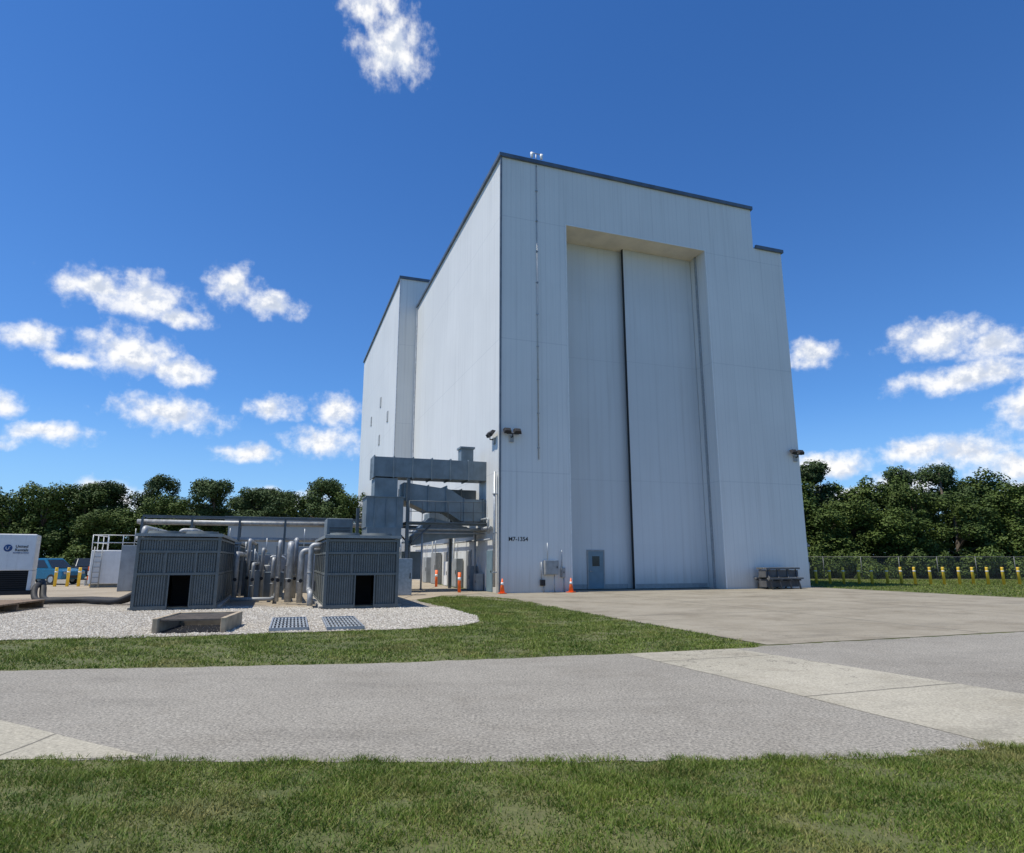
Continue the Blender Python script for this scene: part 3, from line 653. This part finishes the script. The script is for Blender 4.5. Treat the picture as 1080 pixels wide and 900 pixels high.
# ---------------------------------------------------------------- yellow posts and fence
def ypost(loc,label='short yellow concrete-filled post in grass',grp='yellow posts along the fence'):
    r=root('bollard',loc,label,'bollard',0,grp)
    B().tube([(0,0,0),(0,0,1.1),(0,0,1.15)],.09,.085,14).obj('post',YEL,r); B().tube([(0,0,.85),(0,0,.92)],.093,None,14).obj('reflective_band',WHT,r); return r
y0=ypost((20.95,45.6,0))
for i in range(1,15):
    t=i/14; dup(y0,(20.95+t*13+random.uniform(-.08,.08),45.6-t*1.2,0))
yl=ypost((-27.7,41.3,.02),'short yellow post beside the parking lot','yellow posts by the parking lot')
for p in ((-27.0,41.3),(-26.3,41.4),(-28.4,41.2)): dup(yl,(p[0],p[1],.02))
def fence(p,q,label,h=1.9):
    ln=math.dist(p,q); r=root('chain_link_fence',(p[0],p[1],0),label,'fence',math.atan2(q[1]-p[1],q[0]-p[0]))
    k=int(ln/3)
    for i in range(k+1): B().cyl((i*ln/k,0,0),(i*ln/k,0,h),.03,None,8).obj('post',FEN,r)
    B().tube([(0,0,h-.03),(ln,0,h-.03)],.02,None,6).obj('rail',FEN,r)
    B().add([(0,.04,.05),(ln,.04,.05),(ln,.04,h-.05),(0,.04,h-.05)],[(0,1,2,3)]).obj('mesh',CHAIN,r)
fence((17,56),(75,52),'grey chain-link fence in front of the woods')
# ---------------------------------------------------------------- trees
def rawmesh(name,V,k,mat):
    n=len(V)//k; me=bpy.data.meshes.new(name); me.vertices.add(len(V)); me.vertices.foreach_set('co',V.astype(np.float32).ravel())
    me.loops.add(n*k); me.loops.foreach_set('vertex_index',np.arange(n*k,dtype=np.int32))
    me.polygons.add(n); me.polygons.foreach_set('loop_start',np.arange(0,n*k,k,dtype=np.int32)); me.polygons.foreach_set('loop_total',np.full(n,k,dtype=np.int32))
    me.materials.append(mat); me.update(calc_edges=True); return me
def crown_mesh(name,clumps,nleaf,size,mat,seed,flat=1.0):
    rg=np.random.default_rng(seed); C=np.array([c[:3] for c in clumps]); R=np.array([c[3] for c in clumps])
    idx=rg.choice(len(R),nleaf,p=R**2/np.sum(R**2)); d=rg.normal(size=(nleaf,3)); d/=np.linalg.norm(d,axis=1)[:,None]
    rr=rg.uniform(.4,1.25,nleaf)**.6
    # uneven outline: lobes push leaves in and out
    lob=1+.22*np.sin(d[:,0]*5+idx)*np.sin(d[:,2]*6+idx*2.3)
    P=C[idx]+d*(R[idx]*rr*lob)[:,None]*np.array([1,1,flat])
    P[:,2]=np.maximum(P[:,2],.1)
    nrm=d+rg.normal(size=(nleaf,3))*.6+np.array([0,0,.3]); nrm/=np.linalg.norm(nrm,axis=1)[:,None]
    a=np.cross(nrm,rg.normal(size=(nleaf,3))); a/=np.linalg.norm(a,axis=1)[:,None]; bb=np.cross(nrm,a)
    s=size*rg.uniform(.6,1.3,nleaf)[:,None]
    V=np.stack([P-a*s*.5,P+bb*s*.36,P+a*s*.5,P-bb*s*.36],1).reshape(-1,3)
    return rawmesh(name,V,4,mat)
def tree_proto(kind,seed):
    rd=random.Random(seed); b=B(); cl=[]
    if kind=='oak':
        h=rd.uniform(8.3,9.7); lean=rd.uniform(-.5,.5)
        b.tube([(0,0,-.1),(lean*.4,0,h*.35),(lean,0,h*.8)],.28,.08,8)
        for i in range(52):
            a=rd.uniform(0,6.28); z=rd.uniform(.5,h-1.0); rmax=2.9*(1-.5*(z/h)**2); rad=rd.uniform(.3,1.05)*rmax
            x,y=lean+math.cos(a)*rad,math.sin(a)*rad; cl.append((x,y,z,rd.uniform(.35,1.15)))
            if i%4==0: b.tube([(lean*.5,0,max(.8,z*.6)),(x*.5,y*.5,z*.85),(x,y,z)],.09,.02,6)
        for i in range(12): cl.append((lean+rd.uniform(-2,2),rd.uniform(-2,2),h-rd.uniform(-.1,1.6),rd.uniform(.3,.8)))
        cm=crown_mesh('crown',cl,21000,.21,LEAF,seed)
    elif kind=='shrub':
        b.tube([(0,0,-.1),(0,0,1.2)],.06,.03,6)
        for i in range(14):
            a=rd.uniform(0,6.28); rad=rd.uniform(0,1.6); cl.append((math.cos(a)*rad,math.sin(a)*rad,rd.uniform(.3,1.7),rd.uniform(.3,.8)))
        cm=crown_mesh('crown',cl,5000,.18,LEAF,seed)
    else:
        h=rd.uniform(9.8,11); lean=rd.uniform(-.5,.5)
        b.tube([(0,0,-.1),(lean*.5,0,h*.5),(lean,0,h*.93)],.2,.07,8)
        for i in range(30):
            a=rd.uniform(0,6.28); z=rd.uniform(h*.45,h-.5); rad=rd.uniform(.2,1)*2.6*(1-.45*((z-h*.5)/(h*.5))**2)
            x,y=lean+math.cos(a)*rad,math.sin(a)*rad; cl.append((x,y,z,rd.uniform(.5,1.1)))
            b.tube([(lean*.8,0,z-.7),(x,y,z)],.06,.02,5)
        cm=crown_mesh('crown',cl,15000,.20,PINE,seed,.8)
    return cm,b.mesh('trunk',BARK)
PROT={'oak':[tree_proto('oak',s) for s in (11,12,13,14,15,16,17)],'pine':[tree_proto('pine',s) for s in (21,22,23)],'shrub':[tree_proto('shrub',s) for s in (31,32,33)]}
def tree(kind,x,y,sx,sz,group,lab):
    cm,tm=random.choice(PROT[kind]); r=root(kind+'_tree' if kind!='shrub' else 'shrub',(x,y,0),lab,'tree' if kind!='shrub' else 'shrub',random.uniform(0,6.28),group); r.scale=(sx,sx,sz)
    for nm,me in (('trunk',tm),('crown',cm)):
        o=bpy.data.objects.new(nm,me); COL.objects.link(o); o.parent=r
GR='trees of the wood behind the fence'; GL='trees behind the service yard'
x=20
while x<76:
    tree('oak',x,62+random.uniform(-1.5,3),random.uniform(.9,1.25),random.uniform(.68,1.0)+max(0,(x-50)*.012),GR,'dense green broadleaf tree at edge of wood'); x+=random.uniform(2.6,3.8)
x=22
while x<84:
    k='pine' if random.random()<.3 else 'oak'
    tree(k,x,69+random.uniform(-2,3),random.uniform(1.1,1.4),random.uniform(.95,1.24) if k=='oak' else random.uniform(.95,1.1),GR,'tall green tree deeper in the wood'); x+=random.uniform(3.0,4.2)
x=19
while x<70:
    tree('shrub',x,58.6+random.uniform(-.5,1),random.uniform(.8,1.4),random.uniform(.7,1.3),'shrubs along the fence','low green shrub growing behind the fence'); x+=random.uniform(1.6,2.8)
for X,hh in ((-82,1.15),(-77,1.1),(-72,1.15),(-67,1.12),(-62.5,1.05),(-58,.95),(-54,1.15),(-50.5,1.05),(-46,.8),(-42,.9)):
    tree('oak',X*.93,70+random.uniform(-2,2),1.2,hh*.95,GL,'large dark green tree beyond the parking lot')
x=-84
while x<-8:
    tree('oak',x,82+random.uniform(-2,3),random.uniform(1.15,1.35),random.uniform(.85,1.05),GL,'dark green broadleaf tree beyond the yard'); x+=4.2
x=-46
while x<-12:
    tree('pine' if random.random()<.6 else 'oak',x,74+random.uniform(-2,3),random.uniform(1.0,1.25),random.uniform(.86,1.06),GL,'green tree with rounded crown beyond the yard'); x+=random.uniform(3.2,4.4)
# ---------------------------------------------------------------- grass, stones
def inpoly(P,poly):
    x,y=P[:,0],P[:,1]; r=np.zeros(len(P),bool); n=len(poly)
    for i in range(n):
        x0,y0=poly[i]; x1,y1=poly[(i+1)%n]
        c=((y0>y)!=(y1>y)) 
        with np.errstate(divide='ignore',invalid='ignore'): xi=(x1-x0)*(y-y0)/(y1-y0)+x0
        r^= c&(x<xi)
    return r
def blades(name,P,hm,wm,seed):
    rg=np.random.default_rng(seed); n=len(P)
    cl=.8+.45*np.sin(P[:,0]*5.1+np.sin(P[:,1]*7)*1.5)*np.sin(P[:,1]*6.3+P[:,0]*2)
    h=hm*rg.uniform(.3,1.4,n)*cl; w=wm*rg.uniform(.6,1.3,n); a=rg.uniform(0,6.283,n)
    lean=rg.normal(size=(n,2))*.7*h[:,None]
    dx=np.stack([np.cos(a),np.sin(a)],1)*w[:,None]*.5; z0=np.zeros((n,1))
    V=np.stack([np.hstack([P-dx,z0]),np.hstack([P+dx,z0]),np.hstack([P+lean,h[:,None]])],1).reshape(-1,3)
    me=rawmesh(name,V,3,BLADE); o=bpy.data.objects.new(name,me); COL.objects.link(o); o['kind']='stuff'; return o
rg=np.random.default_rng(5)
def patchy(P,k=1.7,lo=.25):
    f=np.sin(P[:,0]*k+np.sin(P[:,1]*k*1.7)*1.3)*np.sin(P[:,1]*k*2.1+np.sin(P[:,0]*k*1.3)*1.7)
    f2=np.sin(P[:,0]*k*4.3+2*np.sin(P[:,1]*k*3.1))*np.sin(P[:,1]*k*5.1+P[:,0]*k)
    return rg.uniform(0,1,len(P))<np.clip(.72+f*.40+f2*.35,.16,1)
NF=560000
P=np.stack([rg.uniform(-8,8,NF),2.6+rg.uniform(0,1,NF)**.9*4.2],1)
edge=np.interp(P[:,0],[-9,-4.41,0,3.3,3.9,4.4,5.4,9],[5.95,6.07,6.0,6.13,6.29,6.47,6.60,6.75])+np.sin(P[:,0]*9)*.035+np.sin(P[:,0]*23)*.035+rg.normal(size=len(P))*.045
P=P[P[:,1]<edge]; P=P[patchy(P)]; blades('grass',P,.043,.009,1)
GS=[(-30,7.8),(-20,9.05),(-7.91,10.55),(-2.2,11.3),(2.07,12.4),(4.83,13.3),(5.0,13.7),(3.85,17.2),(1.9,22.9),(.3,28),(-.6,29.6),(-2.2,31.0),(-3.3,30.9),(-3.95,27.4),(-1.05,20.3),(-.9,18.3),(-2.57,16.5),(-5.31,15.7),(-10.84,14.3),(-30,11)]
P=np.stack([rg.uniform(-16,5.2,600000),rg.uniform(8.8,31,600000)],1)+rg.normal(size=(600000,2))*.03; P=P[inpoly(P,GS)]; P=P[patchy(P,.9)]; blades('grass',P,.05,.022,2)
P=np.stack([rg.uniform(19,45,60000),rg.uniform(30,55,60000)],1); rel=P-np.array([AX,AY]); P=P[(rel@np.array(E1))>20.8]; blades('grass',P,.08,.05,3)
n=42000; P=np.stack([rg.uniform(-16,-.9,n),rg.uniform(13.3,24,n)],1); P=P[inpoly(P,GRAV)]; n=len(P)
oc=np.array([(1,0,0),(0,1,0),(-1,0,0),(0,-1,0),(0,0,.7),(0,0,-.3)]); fc=[(0,1,4),(1,2,4),(2,3,4),(3,0,4)]
s=rg.uniform(.010,.034,n); a=rg.uniform(0,6.28,n)
V0=oc[None]*s[:,None,None]*rg.uniform(.6,1.3,(n,6,1)); ca,sa=np.cos(a)[:,None],np.sin(a)[:,None]
V=np.stack([V0[:,:,0]*ca-V0[:,:,1]*sa+P[:,0:1],V0[:,:,0]*sa+V0[:,:,1]*ca+P[:,1:2],V0[:,:,2]+.014],2)
T=V[:,np.array(fc)].reshape(-1,3); me=rawmesh('gravel_stones',T,3,ROCK); o=bpy.data.objects.new('gravel_stones',me); COL.objects.link(o); o['kind']='stuff'
# ---------------------------------------------------------------- world
EL=66.0; AZ=199.5
w=bpy.data.worlds.new('World'); sc.world=w; w.use_nodes=True; t=w.node_tree; bg=t.nodes['Background']
sky=t.nodes.new('ShaderNodeTexSky'); sky.sky_type='NISHITA'; sky.sun_disc=False; sky.sun_elevation=math.radians(EL); sky.sun_rotation=math.radians(90-AZ)
sky.air_density=1.0; sky.dust_density=.3; sky.ozone_density=2.0
tc=t.nodes.new('ShaderNodeTexCoord'); sx=t.nodes.new('ShaderNodeSeparateXYZ'); t.links.new(tc.outputs['Generated'],sx.inputs[0])
az=math_(t,'MULTIPLY',math_(t,'ARCTAN2',sx.outputs[0],sx.outputs[1]),57.2958)
el=math_(t,'MULTIPLY',math_(t,'ARCSINE',sx.outputs[2]),57.2958)
tint=mixc(t,ramp(t,el,8.0,48.0),(.52,.92,1.40),(.36,.78,1.30))
skc=mixc(t,1.0,sky.outputs[0],tint,'MULTIPLY')
cb=t.nodes.new('ShaderNodeCombineXYZ'); t.links.new(az,cb.inputs[0]); t.links.new(el,cb.inputs[1])
wn=t.nodes.new('ShaderNodeTexNoise'); wn.inputs['Scale'].default_value=.42; wn.inputs['Detail'].default_value=4; t.links.new(cb.outputs[0],wn.inputs['Vector'])
v1=t.nodes.new('ShaderNodeVectorMath'); v1.operation='MULTIPLY_ADD'; t.links.new(wn.outputs['Color'],v1.inputs[0]); v1.inputs[1].default_value=(2.6,1.9,0)
v2=t.nodes.new('ShaderNodeVectorMath'); v2.operation='ADD'; t.links.new(cb.outputs[0],v2.inputs[0]); v2.inputs[1].default_value=(-1.3,-.95,0)
t.links.new(v2.outputs[0],v1.inputs[2]); PV=v1.outputs[0]
CL=[(-12.0,41.4,3.9,2.8),(-14.8,44.2,3.2,1.8),(-34.4,20.0,3.6,1.5),(-31.6,20.0,4.0,1.9),(-28.9,18.9,2.8,.9),(-24.8,22.0,2.2,1.9),(-21.6,20.8,3.0,1.2),(-38.0,15.6,2.6,1.2),(-35.4,14.4,2.2,.8),(-31.6,15.5,4.0,2.1),(-28.2,14.6,3.2,1.3),
(-28.6,11.2,4.4,1.5),(-20.9,12.5,2.2,1.3),(-15.8,12.4,2.2,1.8),(-16.6,9.9,3.2,1.5),(-22.3,8.6,2.8,.9),(-39.2,10.8,1.8,1.1),(-36.3,8.9,3.0,.9),(-39.5,8.0,2,.6),(-31.9,4.2,3.4,1.7),(-19.4,4.6,4.6,1.2),
(26.1,16.3,2.3,1.3),(34.6,16.1,3.6,1.7),(38.2,15.0,3.4,1.3),(36.0,13.0,5.4,1.1),(32.2,8.0,2.8,1.2),(26.5,7.4,3.4,1.2),(35.6,7.6,3.6,1.3),(38.6,6.4,3.4,1.5),(39.8,10.0,2.2,2.4),(27.0,4.9,3.6,1.0),(31.5,5.4,3.4,1.2),(35,4.2,4,1.0),(41,5.0,4,1.8)]
D=None
for a,e,wd,h in CL:
    s1=t.nodes.new('ShaderNodeVectorMath'); s1.operation='MULTIPLY_ADD'; t.links.new(PV,s1.inputs[0]); s1.inputs[1].default_value=(1/wd,1/h,0); s1.inputs[2].default_value=(-a/wd,-e/h,0)
    s3=t.nodes.new('ShaderNodeVectorMath'); s3.operation='LENGTH'; t.links.new(s1.outputs[0],s3.inputs[0])
    D=s3.outputs['Value'] if D is None else math_(t,'MINIMUM',D,s3.outputs['Value'])
D=math_(t,'SUBTRACT',1.0,D)
n1=noise(t,cb.outputs[0],.62,7,.6)
off=t.nodes.new('ShaderNodeVectorMath'); off.operation='ADD'; t.links.new(cb.outputs[0],off.inputs[0]); off.inputs[1].default_value=(-.25,.6,0)
n2=noise(t,off.outputs[0],.62,4,.58)
dens=math_(t,'ADD',math_(t,'MULTIPLY',D,1.05),math_(t,'MULTIPLY',math_(t,'SUBTRACT',n1,.5),1.75))
alpha=ramp(t,dens,-.16,.85)
lit=ramp(t,math_(t,'SUBTRACT',n1,n2),-.15,.12)
thick=ramp(t,dens,.35,1.1)
cc=mixc(t,lit,(6.8,7.3,8.3),(9.4,9.4,9.4)); cc=mixc(t,math_(t,'MULTIPLY',math_(t,'SUBTRACT',1.0,lit),math_(t,'MULTIPLY',thick,.75)),cc,(4.6,5.3,6.6))
hz=mixc(t,math_(t,'MULTIPLY',ramp(t,el,14.0,0.0),.4),skc,(4.2,6.3,8.8))
fin=mixc(t,math_(t,'MULTIPLY',alpha,.97),hz,cc)
t.links.new(fin,bg.inputs[0]); bg.inputs[1].default_value=.11
# sun
sd_=bpy.data.lights.new('sun','SUN'); sd_.energy=5.0; sd_.angle=math.radians(.5); sd_.color=(1,.95,.85)
so=bpy.data.objects.new('sun',sd_); COL.objects.link(so)
sv=Vector((math.cos(math.radians(AZ))*math.cos(math.radians(EL)),math.sin(math.radians(AZ))*math.cos(math.radians(EL)),math.sin(math.radians(EL))))
so.rotation_euler=(-sv).to_track_quat('-Z','Y').to_euler(); so.location=sv*60
# camera
cd=bpy.data.cameras.new('camera'); cd.sensor_width=36; cd.lens=22.67; cd.clip_end=3000; cd.clip_start=.1
co=bpy.data.objects.new('camera',cd); COL.objects.link(co); co.location=(0,0,1.7); co.rotation_euler=(math.radians(90+11.6),0,0); sc.camera=co
sc.view_settings.view_transform='Standard'; sc.view_settings.look='None'; sc.view_settings.exposure=0
